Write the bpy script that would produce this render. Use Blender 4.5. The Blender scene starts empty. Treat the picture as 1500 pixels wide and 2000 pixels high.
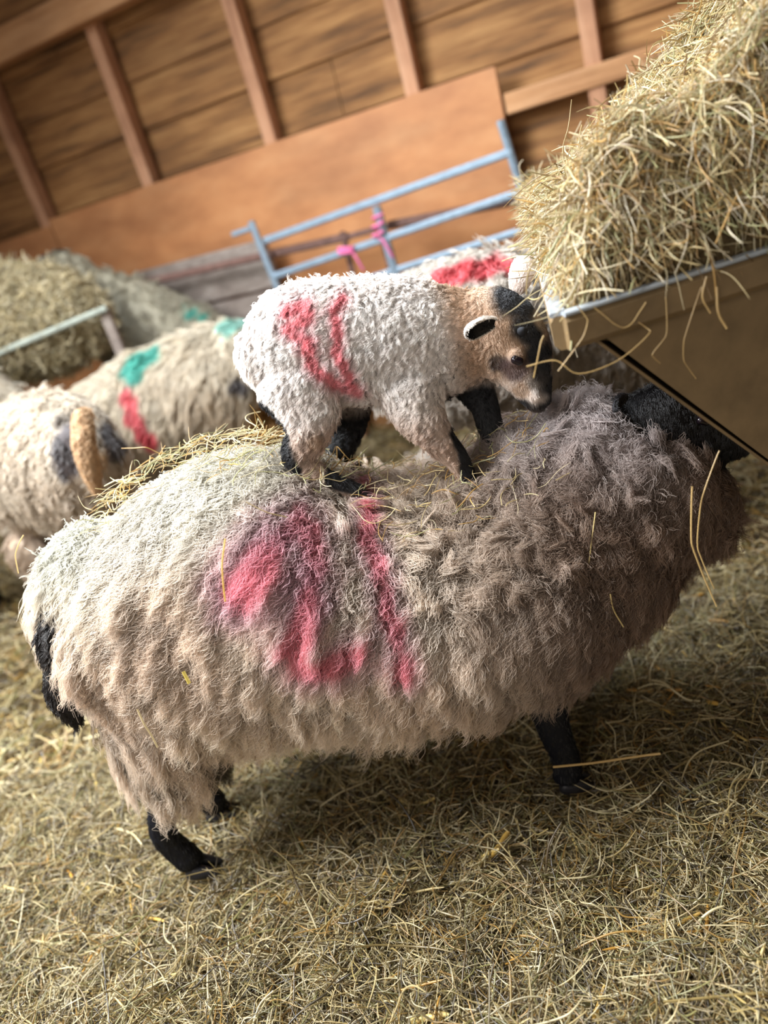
import bpy, bmesh, math
import numpy as np
from mathutils import Vector, Matrix

# ------------------------------------------------------------------ camera, light, exposure
SC = bpy.context.scene
FPX, PITCH, ROLL, EYE = 1500.0, math.radians(23.2), math.radians(16.9), 1.2
cam_d = bpy.data.cameras.new('camera'); cam = bpy.data.objects.new('camera', cam_d)
SC.collection.objects.link(cam); SC.camera = cam
cam_d.sensor_fit = 'VERTICAL'; cam_d.sensor_height = 24.0; cam_d.lens = 24.0 * FPX / 2000.0
cam.location = (0, 0, EYE)
cam.rotation_euler = (Matrix.Rotation(math.pi/2 - PITCH, 3, 'X') @ Matrix.Rotation(-ROLL, 3, 'Z')).to_euler()
cam_d.clip_start = 0.02
cam_d.dof.use_dof = True; cam_d.dof.focus_distance = 1.27; cam_d.dof.aperture_fstop = 1.05

SC.view_settings.view_transform = 'Standard'; SC.view_settings.look = 'None'
SC.view_settings.gamma = 1.0; SC.view_settings.exposure = 0.12
SC.view_settings.use_curve_mapping = False
world = bpy.data.worlds.new('barn_air'); SC.world = world; world.use_nodes = True
world.node_tree.nodes['Background'].inputs[0].default_value = (1.0, 0.88, 0.75, 1)
world.node_tree.nodes['Background'].inputs[1].default_value = 0.19

def area(name, loc, target, sx, sy, power, color):
    l = bpy.data.lights.new(name, 'AREA'); l.shape = 'RECTANGLE'; l.size = sx; l.size_y = sy
    l.energy = power; l.color = color; l.spread = math.radians(125)
    o = bpy.data.objects.new(name, l); SC.collection.objects.link(o); o.location = loc
    o.rotation_euler = (Vector(target) - Vector(loc)).to_track_quat('-Z', 'Y').to_euler()
    return o
area('daylight_opening', (-2.1, 1.25, 2.8), (-0.6, 1.4, 0.5), 1.6, 1.5, 172, (0.95, 0.98, 1.0))
area('roof_light', (-0.5, 2.2, 3.2), (-0.1, 1.5, 0.8), 1.2, 1.0, 60, (0.88, 0.95, 1.0))
area('fill_light', (-2.0, -1.7, 2.0), (-0.5, 1.5, .7), 2.2, 1.8, 20, (1.0, 0.93, 0.85))  # unseen warm fill added behind the camera, not a real opening

cy = SC.cycles
cy.max_bounces = 7; cy.diffuse_bounces = 3; cy.transmission_bounces = 3; cy.glossy_bounces = 2
SC.cycles_curves.shape = 'RIBBONS'; SC.cycles_curves.subdivisions = 2

RNG = np.random.default_rng(7)

# ------------------------------------------------------------------ helpers
def at(px, py, Y):
    """world point seen at a pixel of the 1500x2000 photograph, at the world depth Y"""
    dx, dy = px - 750.0, py - 1000.0
    c, s = math.cos(ROLL), math.sin(ROLL)
    r, u = dx*c - dy*s, -dx*s - dy*c
    cp, sp = math.cos(PITCH), math.sin(PITCH)
    d = np.array([r, FPX*cp + u*sp, -FPX*sp + u*cp])
    return np.array([0, 0, EYE]) + d * (Y/d[1])
def on_plane(px, py, p0, n):
    a = at(px, py, 1.0); o = np.array([0, 0, EYE]); d = a - o
    t = np.dot(np.array(p0) - o, n) / np.dot(d, n)
    return o + d*t
def lin(r, g, b):
    return tuple((c/255/12.92 if c/255 <= .04045 else ((c/255+.055)/1.055)**2.4) for c in (r, g, b))
def L3(*c): return np.array(lin(*c))

def new_mat(name):
    m = bpy.data.materials.new(name); m.use_nodes = True
    nt = m.node_tree; b = nt.nodes['Principled BSDF']
    return m, nt, b
def ramp(nt, fac, stops):
    r = nt.nodes.new('ShaderNodeValToRGB'); nt.links.new(fac, r.inputs[0])
    while len(r.color_ramp.elements) < len(stops): r.color_ramp.elements.new(0.5)
    for e, (p, c) in zip(r.color_ramp.elements, stops): e.position = p; e.color = (*c, 1)
    return r.outputs[0]
def noise(nt, scale, detail=4, rough=.6, stretch=None, kind='Object'):
    tc = nt.nodes.new('ShaderNodeTexCoord'); n = nt.nodes.new('ShaderNodeTexNoise')
    n.inputs['Scale'].default_value = scale; n.inputs['Detail'].default_value = detail; n.inputs['Roughness'].default_value = rough
    src = tc.outputs[kind]
    if stretch:
        mp = nt.nodes.new('ShaderNodeMapping'); mp.inputs['Scale'].default_value = stretch
        nt.links.new(src, mp.inputs[0]); src = mp.outputs[0]
    nt.links.new(src, n.inputs['Vector'])
    return n.outputs[0]
def bump(nt, b, h, strength, dist=.01):
    k = nt.nodes.new('ShaderNodeBump'); k.inputs['Strength'].default_value = strength; k.inputs['Distance'].default_value = dist
    nt.links.new(h, k.inputs['Height']); nt.links.new(k.outputs[0], b.inputs['Normal'])
def solid(name, c, rough=.6, metal=0, nscale=None, var=.25, bmp=0, stretch=None):
    m, nt, b = new_mat(name)
    b.inputs['Roughness'].default_value = rough; b.inputs['Metallic'].default_value = metal
    if nscale:
        n = noise(nt, nscale, stretch=stretch)
        c = np.array(c)
        nt.links.new(ramp(nt, n, [(.3, c*(1-var)), (.7, np.minimum(c*(1+var), 1))]), b.inputs['Base Color'])
        if bmp: bump(nt, b, n, bmp)
    else: b.inputs['Base Color'].default_value = (*c, 1)
    return m
def attr_mat(name, rough=.75, trans=.3, gloss=.06, nscale=0, bmp=0):
    """strand and coat material that reads the colour stored on the geometry"""
    m = bpy.data.materials.new(name); m.use_nodes = True; nt = m.node_tree; nt.nodes.clear()
    a = nt.nodes.new('ShaderNodeAttribute'); a.attribute_name = 'col'
    d = nt.nodes.new('ShaderNodeBsdfDiffuse'); t = nt.nodes.new('ShaderNodeBsdfTranslucent'); g = nt.nodes.new('ShaderNodeBsdfGlossy')
    g.inputs['Roughness'].default_value = rough*.6
    g.inputs['Color'].default_value = (.9, .9, .9, 1)
    nt.links.new(a.outputs['Color'], d.inputs['Color']); nt.links.new(a.outputs['Color'], t.inputs['Color'])
    m1 = nt.nodes.new('ShaderNodeMixShader'); m1.inputs[0].default_value = trans
    nt.links.new(d.outputs[0], m1.inputs[1]); nt.links.new(t.outputs[0], m1.inputs[2])
    m2 = nt.nodes.new('ShaderNodeMixShader'); m2.inputs[0].default_value = gloss
    nt.links.new(m1.outputs[0], m2.inputs[1]); nt.links.new(g.outputs[0], m2.inputs[2])
    o = nt.nodes.new('ShaderNodeOutputMaterial'); nt.links.new(m2.outputs[0], o.inputs[0])
    return m

def tag(o, label=None, cat=None, group=None, kind=None):
    if label: o['label'] = label
    if cat: o['category'] = cat
    if group: o['group'] = group
    if kind: o['kind'] = kind
    return o
def empty(name, loc, rz=0):
    o = bpy.data.objects.new(name, None); SC.collection.objects.link(o)
    o.location = tuple(float(v) for v in loc); o.rotation_euler = (0, 0, rz); o.empty_display_size = .05
    return o
def adopt(o, parent):
    """make o a child of parent without moving it (its data is in world coordinates)"""
    if parent is not None:
        o.parent = parent
        o.matrix_parent_inverse = (Matrix.Translation(parent.location) @ parent.rotation_euler.to_matrix().to_4x4()).inverted()
    return o
def mesh_obj(name, verts, faces, mat, parent=None, smooth=False, cols=None):
    me = bpy.data.meshes.new(name); me.from_pydata([tuple(map(float, v)) for v in verts], [], faces); me.update()
    bm = bmesh.new(); bm.from_mesh(me); bmesh.ops.recalc_face_normals(bm, faces=bm.faces); bm.to_mesh(me); bm.free()
    if smooth: me.polygons.foreach_set('use_smooth', [True]*len(me.polygons))
    if cols is not None:
        a = me.attributes.new('col', 'FLOAT_COLOR', 'POINT')
        a.data.foreach_set('color', np.hstack([cols, np.ones((len(cols), 1))]).astype(np.float32).ravel())
    me.materials.append(mat)
    o = bpy.data.objects.new(name, me); SC.collection.objects.link(o)
    return adopt(o, parent)

class MB:
    def __init__(s): s.v = []; s.f = []
    def add(s, v, f):
        n = len(s.v); s.v += [tuple(map(float, q)) for q in v]; s.f += [tuple(i+n for i in q) for q in f]
    def box8(s, q):   # q: 8 corners, bottom ring then top ring
        s.add(q, [(0,1,2,3), (4,7,6,5), (0,4,5,1), (1,5,6,2), (2,6,7,3), (3,7,4,0)])
    def bar(s, a, b, w, h, up=(0, 0, 1), bev=.12):
        """a chamfered rectangular bar from a to b"""
        a, b = np.array(a, float), np.array(b, float); d = b-a; d /= np.linalg.norm(d)
        sd = np.cross(d, up); sd /= np.linalg.norm(sd); u = np.cross(sd, d)
        c = min(w, h)*bev
        prof = [(-w/2+c, -h/2), (w/2-c, -h/2), (w/2, -h/2+c), (w/2, h/2-c), (w/2-c, h/2), (-w/2+c, h/2), (-w/2, h/2-c), (-w/2, -h/2+c)]
        v = [p + sd*x + u*y for p in (a, b) for x, y in prof]
        f = [tuple(range(8)), tuple(range(15, 7, -1))] + [(i, (i+1) % 8, 8+(i+1) % 8, 8+i) for i in range(8)]
        s.add(v, f)
    def loft(s, pts, rl, rv, lat=(0, 1, 0), n=20, sub=4):
        v, f = loft(pts, rl, rv, lat, n, sub); s.add(v, f)
    def build(s, name, mat, parent=None, smooth=False): return mesh_obj(name, s.v, s.f, mat, parent, smooth)

def catmull(P, sub):
    P = np.array(P, float)
    if len(P) == 1: return P
    Q = np.vstack([2*P[0]-P[1], P, 2*P[-1]-P[-2]]); out = []
    for i in range(1, len(Q)-2):
        for k in range(sub):
            t = k/sub; a, b, c, d = Q[i-1], Q[i], Q[i+1], Q[i+2]
            out.append(.5*((2*b) + (c-a)*t + (2*a-5*b+4*c-d)*t*t + (3*b-a-3*c+d)*t**3))
    out.append(P[-1]); return np.array(out)
def loft(pts, rl, rv, lat=(0, 1, 0), n=20, sub=4):
    """closed, round-capped body of elliptical sections along pts: rl across (lat), rv in the other direction"""
    C = catmull(np.column_stack([np.array(pts, float), rl, rv]), sub)
    ctr, a, b = C[:, :3], np.maximum(C[:, 3], .001), np.maximum(C[:, 4], .001)
    T = np.gradient(ctr, axis=0); T /= np.linalg.norm(T, axis=1)[:, None]
    # round caps
    cap = []
    for end, sgn in ((0, -1), (-1, 1)):
        ring = []
        for k in (1, 2, 3):
            th = k/3.4*math.pi/2; r = min(a[end], b[end])
            ring.append((ctr[end] + T[end]*sgn*r*.8*math.sin(th), a[end]*math.cos(th), b[end]*math.cos(th), T[end]))
        cap.append(ring)
    secs = cap[0][::-1] + list(zip(ctr, a, b, T)) + cap[1]
    V = []; lat = np.array(lat, float); F = []
    for c, ra, rb, t in secs:
        l = lat - t*np.dot(lat, t); l /= np.linalg.norm(l); w = np.cross(l, t)
        for k in range(n):
            th = 2*math.pi*k/n; V.append(c + l*ra*math.cos(th) + w*rb*math.sin(th))
    m = len(secs)
    for i in range(m-1):
        for k in range(n): F.append((i*n+k, i*n+(k+1) % n, (i+1)*n+(k+1) % n, (i+1)*n+k))
    F.append(tuple(range(n))[::-1]); F.append(tuple((m-1)*n+k for k in range(n)))
    return V, F

def fuse(mb, voxel, smooth_it=6, push=None):
    """union of overlapping closed shapes as one continuous surface -> (verts, faces, normals)"""
    o = mb.build('tmp', MAT['skin'])
    r = o.modifiers.new('r', 'REMESH'); r.mode = 'VOXEL'; r.voxel_size = voxel; r.use_smooth_shade = True
    s = o.modifiers.new('s', 'SMOOTH'); s.factor = .5; s.iterations = smooth_it
    dg = bpy.context.evaluated_depsgraph_get(); dg.update()
    me = bpy.data.meshes.new_from_object(o.evaluated_get(dg))
    nv = len(me.vertices); v = np.empty(nv*3); me.vertices.foreach_get('co', v)
    faces = [tuple(p.vertices) for p in me.polygons]
    old = o.data; bpy.data.objects.remove(o); bpy.data.meshes.remove(old); bpy.data.meshes.remove(me)
    v = v.reshape(-1, 3)
    return v, faces
def tri_data(v, faces):
    tr = []
    for f in faces:
        for k in range(1, len(f)-1): tr.append((f[0], f[k], f[k+1]))
    tr = np.array(tr); a, b, c = v[tr[:, 0]], v[tr[:, 1]], v[tr[:, 2]]
    fn = np.cross(b-a, c-a); ar = np.linalg.norm(fn, axis=1)/2
    vn = np.zeros_like(v)
    for k in range(3): np.add.at(vn, tr[:, k], fn)
    vn /= np.linalg.norm(vn, axis=1)[:, None]+1e-12
    cen = v.mean(0)
    if np.sum(ar*np.einsum('ij,ij->i', fn, (a+b+c)/3-cen)) < 0: vn = -vn
    return tr, ar, vn
def sample(v, tr, ar, vn, n, dens=None):
    w = ar.copy()
    if dens is not None:
        cen = (v[tr[:, 0]]+v[tr[:, 1]]+v[tr[:, 2]])/3; nn = vn[tr[:, 0]]
        w = w*dens(cen, nn)
    idx = RNG.choice(len(tr), n, p=w/w.sum())
    r1 = np.sqrt(RNG.random(n)); r2 = RNG.random(n)
    ba = np.column_stack([1-r1, r1*(1-r2), r1*r2])
    P = sum(v[tr[idx, k]]*ba[:, k:k+1] for k in range(3)); N = sum(vn[tr[idx, k]]*ba[:, k:k+1] for k in range(3))
    N /= np.linalg.norm(N, axis=1)[:, None]
    return P, N
def nz(v): return v/(np.linalg.norm(v, axis=-1, keepdims=True)+1e-9)
def sn(p, f, seed=0):
    """smooth vector noise made of sines"""
    r = np.random.default_rng(seed); out = np.zeros(p.shape)
    for k in range(4):
        M = r.normal(size=(3, 3))*f*(1.0+.6*k); ph = r.random(3)*6.28
        out += np.sin(p@M + ph)/(1+.5*k)
    return out/2.2

def hair_obj(name, PTS, RAD, COL, mat, parent=None):
    """PTS (n,k,3), RAD (n,k), COL (n,k,3) -> one curves object"""
    n, k, _ = PTS.shape
    hc = bpy.data.hair_curves.new(name); hc.add_curves([k]*n)
    hc.points.foreach_set('position', PTS.astype(np.float32).ravel())
    ra = hc.attributes.get('radius') or hc.attributes.new('radius', 'FLOAT', 'POINT')
    ra.data.foreach_set('value', RAD.astype(np.float32).ravel())
    ca = hc.attributes.new('col', 'FLOAT_COLOR', 'POINT')
    C4 = np.ones((n*k, 4), np.float32); C4[:, :3] = np.clip(COL, 0, 1).reshape(-1, 3); ca.data.foreach_set('color', C4.ravel())
    hc.materials.append(mat)
    o = bpy.data.objects.new(name, hc); SC.collection.objects.link(o)
    return adopt(o, parent)

def grow(P, N, D, length, nf, npt, spread, lift=.5, grav=.5, wave=.004, freq=2.0, clump=.8, clump_pow=1.0,
         supern=0, superc=.5, fly=.06, jit=.3, curl3=False):
    """locks of fibres: roots P, normals N, comb directions D -> (L*nf, npt, 3), t (npt), lock index"""
    Lk = len(P); t = np.linspace(0, 1, npt); step = 1.0/(npt-1)
    length = np.broadcast_to(np.asarray(length, float), (Lk,)).copy()
    D = nz(D - N*np.einsum('ij,ij->i', D, N)[:, None] + RNG.normal(size=P.shape)*jit*.4)
    G = np.empty((Lk, npt, 3)); G[:, 0] = P
    for k in range(1, npt):
        tt = t[k]; li = lift*(1-tt)**1.2
        d = nz(N*li + D*(1-li*.6) + np.array([0, 0, -1.0])*grav*tt + sn(P*1.0+tt*.05, 40, 5)*.22)
        G[:, k] = G[:, k-1] + d*(length*step)[:, None]
    if supern:
        S = RNG.choice(Lk, supern, replace=False); near = np.empty(Lk, int)
        for a in range(0, Lk, 2000):
            dd = ((P[a:a+2000, None]-P[S][None])**2).sum(-1); near[a:a+2000] = dd.argmin(1)
        sg = G[S][near]
        G += (sg-G)*(superc*t**1.4)[None, :, None]
    rep = np.repeat(np.arange(Lk), nf); n = len(rep)
    e1 = nz(np.cross(D, N)); e2 = N
    off = e1[rep]*RNG.normal(size=(n, 1)) + nz(D)[rep]*RNG.normal(size=(n, 1))
    sp = np.broadcast_to(np.asarray(spread, float), (Lk,))
    off *= sp[rep][:, None]*.7
    sc = RNG.uniform(.62, 1.08, n)[:, None, None]
    fl = (RNG.random(n) < fly)
    out = P[rep][:, None] + (G[rep]-P[rep][:, None])*sc
    ck = np.where(fl, .1, clump)[:, None]
    out += off[:, None, :]*(1 - ck*t[None]**clump_pow)[..., None]
    ph = RNG.random(Lk)[rep]*6.28 + RNG.normal(size=n)*.5; fr = freq*RNG.uniform(.75, 1.25, Lk)[rep]
    am = (wave*np.where(fl, 1.6, 1)*RNG.uniform(.5, 1.3, n))[:, None]*np.minimum(1, t*3)[None]
    an = ph[:, None] + 6.283*fr[:, None]*t[None]
    e3 = e2[rep]*.8 + D[rep]*.3
    out += e1[rep][:, None]*(am*np.sin(an))[..., None] + e3[:, None]*(am*np.cos(an)*(1 if curl3 else .5))[..., None]
    out += (sn(out.reshape(-1, 3), 90, 9).reshape(out.shape)*(.0012*t)[None, :, None])
    return out, t, rep
def fibre_rad(n, npt, r0, tip=.35):
    t = np.linspace(0, 1, npt); return RNG.uniform(.75, 1.2, (n, 1))*r0*(1-(1-tip)*t**2)[None]

def seg_dist(Q, poly):
    """distance of 2-D or 3-D points Q to a polyline, and nothing else"""
    poly = np.array(poly, float); best = np.full(len(Q), 1e9)
    for a, b in zip(poly[:-1], poly[1:]):
        ab = b-a; t = np.clip(((Q-a)@ab)/(ab@ab+1e-12), 0, 1); best = np.minimum(best, np.linalg.norm(Q-(a+t[:, None]*ab), axis=1))
    return best
def sstep(x, a, b):
    t = np.clip((x-a)/(b-a), 0, 1); return t*t*(3-2*t)
def mixc(base, c, w): return base*(1-w[:, None]) + np.array(c)*w[:, None]

# ------------------------------------------------------------------ materials
MAT = {}
MAT['skin'] = attr_mat('wool_skin', trans=0, gloss=.02)
MAT['wool'] = attr_mat('fleece', trans=.32, gloss=.05)
MAT['lambwool'] = attr_mat('lamb_fleece', trans=.28, gloss=.06)
MAT['hay'] = attr_mat('hay_stalks', rough=.6, trans=.22, gloss=.07)
MAT['hoof'] = solid('hoof', lin(26, 26, 32), .45, nscale=60, bmp=.2)
MAT['galv'] = solid('galvanised_steel', lin(150, 170, 188), .42, .55, 30, .15, .1)
MAT['rust'] = solid('rusty_steel', lin(112, 84, 76), .8, .1, 40, .3, .2)
MAT['feeder'] = solid('dusty_feeder_steel', lin(134, 112, 80), .55, .25, 14, .22, .12)
MAT['rim'] = solid('worn_zinc_rim', lin(176, 184, 192), .38, .4, 25, .2, .15)
MAT['pole'] = solid('grey_pole', lin(150, 156, 146), .6, .1, 30, .2, .1)
MAT['twine'] = solid('pink_twine', lin(222, 110, 160), .8, nscale=200)
MAT['eye'] = solid('dark_eye', lin(28, 20, 26), .12)
MAT['tag'] = solid('yellow_ear_tag', lin(205, 190, 70), .5)
def wood(name, c1, c2, c3, along=(.6, 9, 9), rough=.8, bmp=.35):
    m, nt, b = new_mat(name); b.inputs['Roughness'].default_value = rough
    n1 = noise(nt, 3.0, 8, .65, along); n2 = noise(nt, 1.6, 5, .6, (1, 2.5, 2.5))
    mx = nt.nodes.new('ShaderNodeMix'); mx.data_type = 'RGBA'
    a = nt.nodes.new('ShaderNodeAttribute'); a.attribute_name = 'col'
    c = ramp(nt, n1, [(.28, c1), (.5, c2), (.72, c3)])
    mu = nt.nodes.new('ShaderNodeMix'); mu.data_type = 'RGBA'; mu.blend_type = 'MULTIPLY'; mu.inputs[0].default_value = .75
    r2 = ramp(nt, n2, [(.3, (.5, .45, .42)), (.6, (1, 1, 1))])
    nt.links.new(c, mu.inputs[6]); nt.links.new(r2, mu.inputs[7])
    nt.links.new(mu.outputs[2], b.inputs['Base Color']); bump(nt, b, n1, bmp, .01)
    return m
MAT['plank'] = wood('weathered_planks', lin(82, 56, 32), lin(158, 112, 66), lin(196, 150, 96))
MAT['stud'] = wood('stud_timber', lin(160, 112, 84), lin(196, 146, 112), lin(214, 170, 138), (9, 9, .6))
MAT['beam'] = wood('beam_timber', lin(150, 104, 66), lin(192, 142, 98), lin(210, 164, 122))
MAT['ply'] = wood('plywood', lin(172, 112, 68), lin(190, 130, 82), lin(202, 146, 98), (1.2, 3, 3), .55, .06)
MAT['grey_wood'] = wood('grey_wood', lin(112, 100, 94), lin(146, 134, 126), lin(166, 156, 148))

# ------------------------------------------------------------------ barn shell
WR, WL = np.array([.93, 3.4, 0]), np.array([-1.27, 4.6, 0])
wd = (WL-WR)/np.linalg.norm(WL-WR); wn = np.array([-wd[1], wd[0], 0]); wn = wn if wn[1] < 0 else -wn   # along the wall, out of it
w_yaw = math.atan2(wd[1], wd[0]) + math.pi
def wall_obj(name, build, mat, root=None):
    """mesh given in wall coordinates: u along the wall to the right, v out of it, z up"""
    mb = MB(); build(mb); o = mb.build(name, mat)
    o.location = tuple(map(float, WR)); o.rotation_euler = (0, 0, w_yaw); return o
def W(px, py, off=0.0):
    p = on_plane(px, py, WR + wn*off, wn) - WR
    return np.dot(p, -wd), p[2]
def boards(mb):
    r = np.random.default_rng(3); z = -.05
    while z < 4.2:
        h = r.uniform(.19, .24); u = -6.0
        while u < 3.2:
            l = r.uniform(2.4, 4.5); dz = r.uniform(-.004, .004); t = r.uniform(0, .012)
            q = [(u, .03+t, z+dz), (u+l-.006, .03+t, z+dz), (u+l-.006, .0+t, z+dz), (u, .0+t, z+dz)]
            q2 = [(a, b+.018, z+h-.012+dz+.014) for a, b, c in q]
            mb.box8(q+q2); u += l
        z += h-.002
tag(wall_obj('wall_back', boards, MAT['plank']), kind='structure')
# studs (v negative is toward the room)
def stud(px, py, top=4.2, bottom=0.0, w=.062, d=.075):
    u, _ = W(px, py, .07)
    def f(mb):

        mb.bar((u, -.045, bottom), (u, -.045, top), w, d, up=(0, 1, 0), bev=.06)
    return f
for i, (px, py) in enumerate([(-200, 330), (40, 320), (230, 195), (487, 135), (785, 85), (1157, 110), (1420, 60)]):
    tag(wall_obj('trim_%d' % (i+1), stud(px, py), MAT['stud']), kind='structure')
uA, zA = W(0, 90, .15); 
def plate(mb): mb.bar((-6, -.12, zA), (3.2, -.12, zA), .09, .13, bev=.06)
tag(wall_obj('trim_8', plate, MAT['beam']), kind='structure')
uB, zB = W(1100, 168, .1)
def purlin(mb): mb.bar((W(985, 190)[0]+.02, -.06, zB), (3.2, -.06, zB), .07, .075, bev=.06)
tag(wall_obj('trim_9', purlin, MAT['beam']), kind='structure')
def sheet(name, u0, u1, z0, z1, off, label):
    def f(mb):
        bm_n = 24
        mb.box8([(u0, -off, z0), (u1, -off, z0), (u1, -off+.018, z0), (u0, -off+.018, z0), (u0, -off, z1), (u1, -off, z1), (u1, -off+.018, z1), (u0, -off+.018, z1)])
    o = wall_obj(name, f, MAT['ply']); tag(o, label, 'plywood sheet'); return o
uL, zt = W(97, 428, .1); uR, zt2 = W(967, 130, .1); zt = (zt+zt2)/2
sheet('plywood_sheet', uL, uR, zt-1.22, zt, .11, 'long orange-brown plywood sheet against the plank wall behind the metal hurdle')
sheet('plywood_sheet', uL-2.44-.012, uL-.012, zt-1.22-.02, zt-.03, .105, 'smaller visible piece of orange plywood at the left edge above the hay rack')

# floor under the bedding
def floor_z(x, y):
    return (.012*np.sin(x*7+y*3)+.010*np.sin(y*11-x*4+1)+.008*np.sin(x*19+y*13)+.006*np.sin(x*31-y*23))
gx, gy = np.meshgrid(np.linspace(-3.6, 3.2, 140), np.linspace(.1, 6.2, 130))
fv = np.column_stack([gx.ravel(), gy.ravel(), floor_z(gx, gy).ravel()-.012])
nxg = 140; ff = [(j*nxg+i, j*nxg+i+1, (j+1)*nxg+i+1, (j+1)*nxg+i) for j in range(129) for i in range(139)]
m, nt, b = new_mat('packed_bedding'); b.inputs['Roughness'].default_value = .9
n = noise(nt, 60, 8, .75); nt.links.new(ramp(nt, n, [(.3, lin(48, 36, 22)), (.5, lin(104, 84, 52)), (.7, lin(168, 142, 96))]), b.inputs['Base Color']); bump(nt, b, n, 1, .02)
tag(mesh_obj('floor', fv, ff, m, smooth=True), kind='structure')

# ------------------------------------------------------------------ hay strands
HAYC = np.array([L3(206, 184, 132), L3(186, 166, 118), L3(224, 208, 166), L3(160, 136, 88), L3(172, 168, 120), L3(196, 156, 92), L3(140, 112, 72), L3(214, 200, 172)])
def strands(n, C, T, length, bend, rad, npt=6, droop=0.0, cols=HAYC, flat=None):
    """n bent stalks centred on C, heading T"""
    T = nz(T); e = nz(np.cross(T, RNG.normal(size=T.shape))); f = np.cross(T, e)
    s = np.linspace(-.5, .5, npt); length = np.broadcast_to(length, (n,))
    kink = RNG.uniform(-.4, .4, n)
    x = s[None]*length[:, None]
    bnd = RNG.normal(size=n)*bend; b2 = RNG.normal(size=n)*bend*.7
    y = (bnd*length)[:, None]*(s[None]**2*2) + (b2*length)[:, None]*np.abs(s[None]-kink[:, None])
    z = (b2*length*.6)[:, None]*np.sin(s[None]*6.28+kink[:, None]*9)*.5
    P = C[:, None] + T[:, None]*x[..., None] + e[:, None]*y[..., None] + f[:, None]*z[..., None]
    P[..., 2] -= droop*(x**2)
    R = np.broadcast_to((rad*np.minimum(RNG.lognormal(0, .35, n), 1.8))[:, None]*np.array([.8]+[1]*(npt-2)+[.35])[None], (n, npt))
    col = cols[RNG.integers(0, len(cols), n)]*RNG.uniform(.55, 1.15, (n, 1))
    return P, R, np.repeat(col[:, None], npt, 1)
def join(*sets): return [np.concatenate([s[k] for s in sets]) for k in range(3)]

# litter: near part dense, far part coarser
def litter(n, x0, x1, y0, y1, lmin, lmax, rad, zup, bend=.35, cols=HAYC, tilt=.25):
    C = np.column_stack([RNG.uniform(x0, x1, n), RNG.uniform(y0, y1, n), np.zeros(n)])
    C[:, 2] = floor_z(C[:, 0], C[:, 1]) + RNG.random(n)**1.6*zup - .006
    a = RNG.uniform(0, 6.28, n) + sn(C, 3, 2)[:, 0]*.0
    T = np.column_stack([np.cos(a), np.sin(a), RNG.normal(size=n)*tilt])
    P, R, K = strands(n, C, T, RNG.uniform(lmin, lmax, n), bend, rad, cols=cols)
    lo = floor_z(P[..., 0], P[..., 1])-.008; P[..., 2] = np.maximum(P[..., 2], lo)
    return P, R, K
BED = np.array([L3(172, 152, 100), L3(146, 126, 78), L3(196, 176, 128), L3(108, 92, 54), L3(132, 126, 80), L3(158, 124, 66), L3(92, 74, 44), L3(186, 172, 134), L3(70, 58, 36), L3(206, 192, 150)])
GOLD = np.array([L3(214, 172, 84), L3(202, 150, 66), L3(224, 196, 120)])
near = litter(84000, -1.65, 1.15, .62, 1.75, .035, .13, .00075, .035, cols=BED)
near2 = litter(3200, -1.5, .95, .62, 1.75, .05, .22, .0011, .05, .22, cols=BED)
gold = litter(850, -1.5, .95, .62, 1.9, .03, .075, .0026, .035, .05, GOLD)
far = litter(26000, -2.6, 1.8, 1.75, 4.2, .05, .16, .0018, .04, cols=BED*1.25)
bed = hair_obj('straw_bedding', *join(near, near2, gold, far), MAT['hay'])
tag(bed, 'loose hay and straw bedding covering the barn floor', 'bedding', kind='stuff')

# ------------------------------------------------------------------ hay feeder with hay
FA = math.radians(15); fdir = np.array([math.sin(FA), math.cos(FA), 0]); fx = np.array([.9985, .055, 0])
F0 = at(1105, 606, 1.0); LEN = 1.25; TOPW = .86
Zt = F0[2]; Zb = .46; slope = .86; BX = (Zt-Zb)*slope
feeder = empty('hay_feeder', (F0[0]+.4, F0[1]+.5, 0))
tag(feeder, 'dusty tapered steel hay feeder at the right, filled with pale hay', 'feeder')
def FP(u, v, z): return F0*[1, 1, 0] + fx*u + fdir*v + np.array([0, 0, z])
def plate4(mb, q, nrm, th):
    q = [np.array(p, float) for p in q]; nrm = nz(np.array(nrm, float)); mb.box8(q + [p+nrm*th for p in q])
for v0, nm in ((0, 'end_panel'), (LEN-.004, 'end_panel')):
    mb = MB(); plate4(mb, [FP(.012, v0, Zt-.01), FP(TOPW-.012, v0, Zt-.01), FP(TOPW-BX, v0, Zb), FP(BX, v0, Zb)], fdir, .004); mb.build(nm, MAT['feeder'], feeder)
for sgn in (0, 1):
    u0, u1 = (0, BX) if sgn == 0 else (TOPW, TOPW-BX); mb = MB()
    plate4(mb, [FP(u0, 0, Zt-.01), FP(u0, LEN, Zt-.01), FP(u1, LEN, Zb), FP(u1, 0, Zb)], (-1 if sgn == 0 else 1)*fx*0.7+np.array([0, 0, -.6]), .004); mb.build('side_panel', MAT['feeder'], feeder)
mb = MB(); plate4(mb, [FP(BX, 0, Zb), FP(TOPW-BX, 0, Zb), FP(TOPW-BX, LEN, Zb), FP(BX, LEN, Zb)], (0, 0, 1), .004); mb.build('bottom_panel', MAT['feeder'], feeder)
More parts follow.
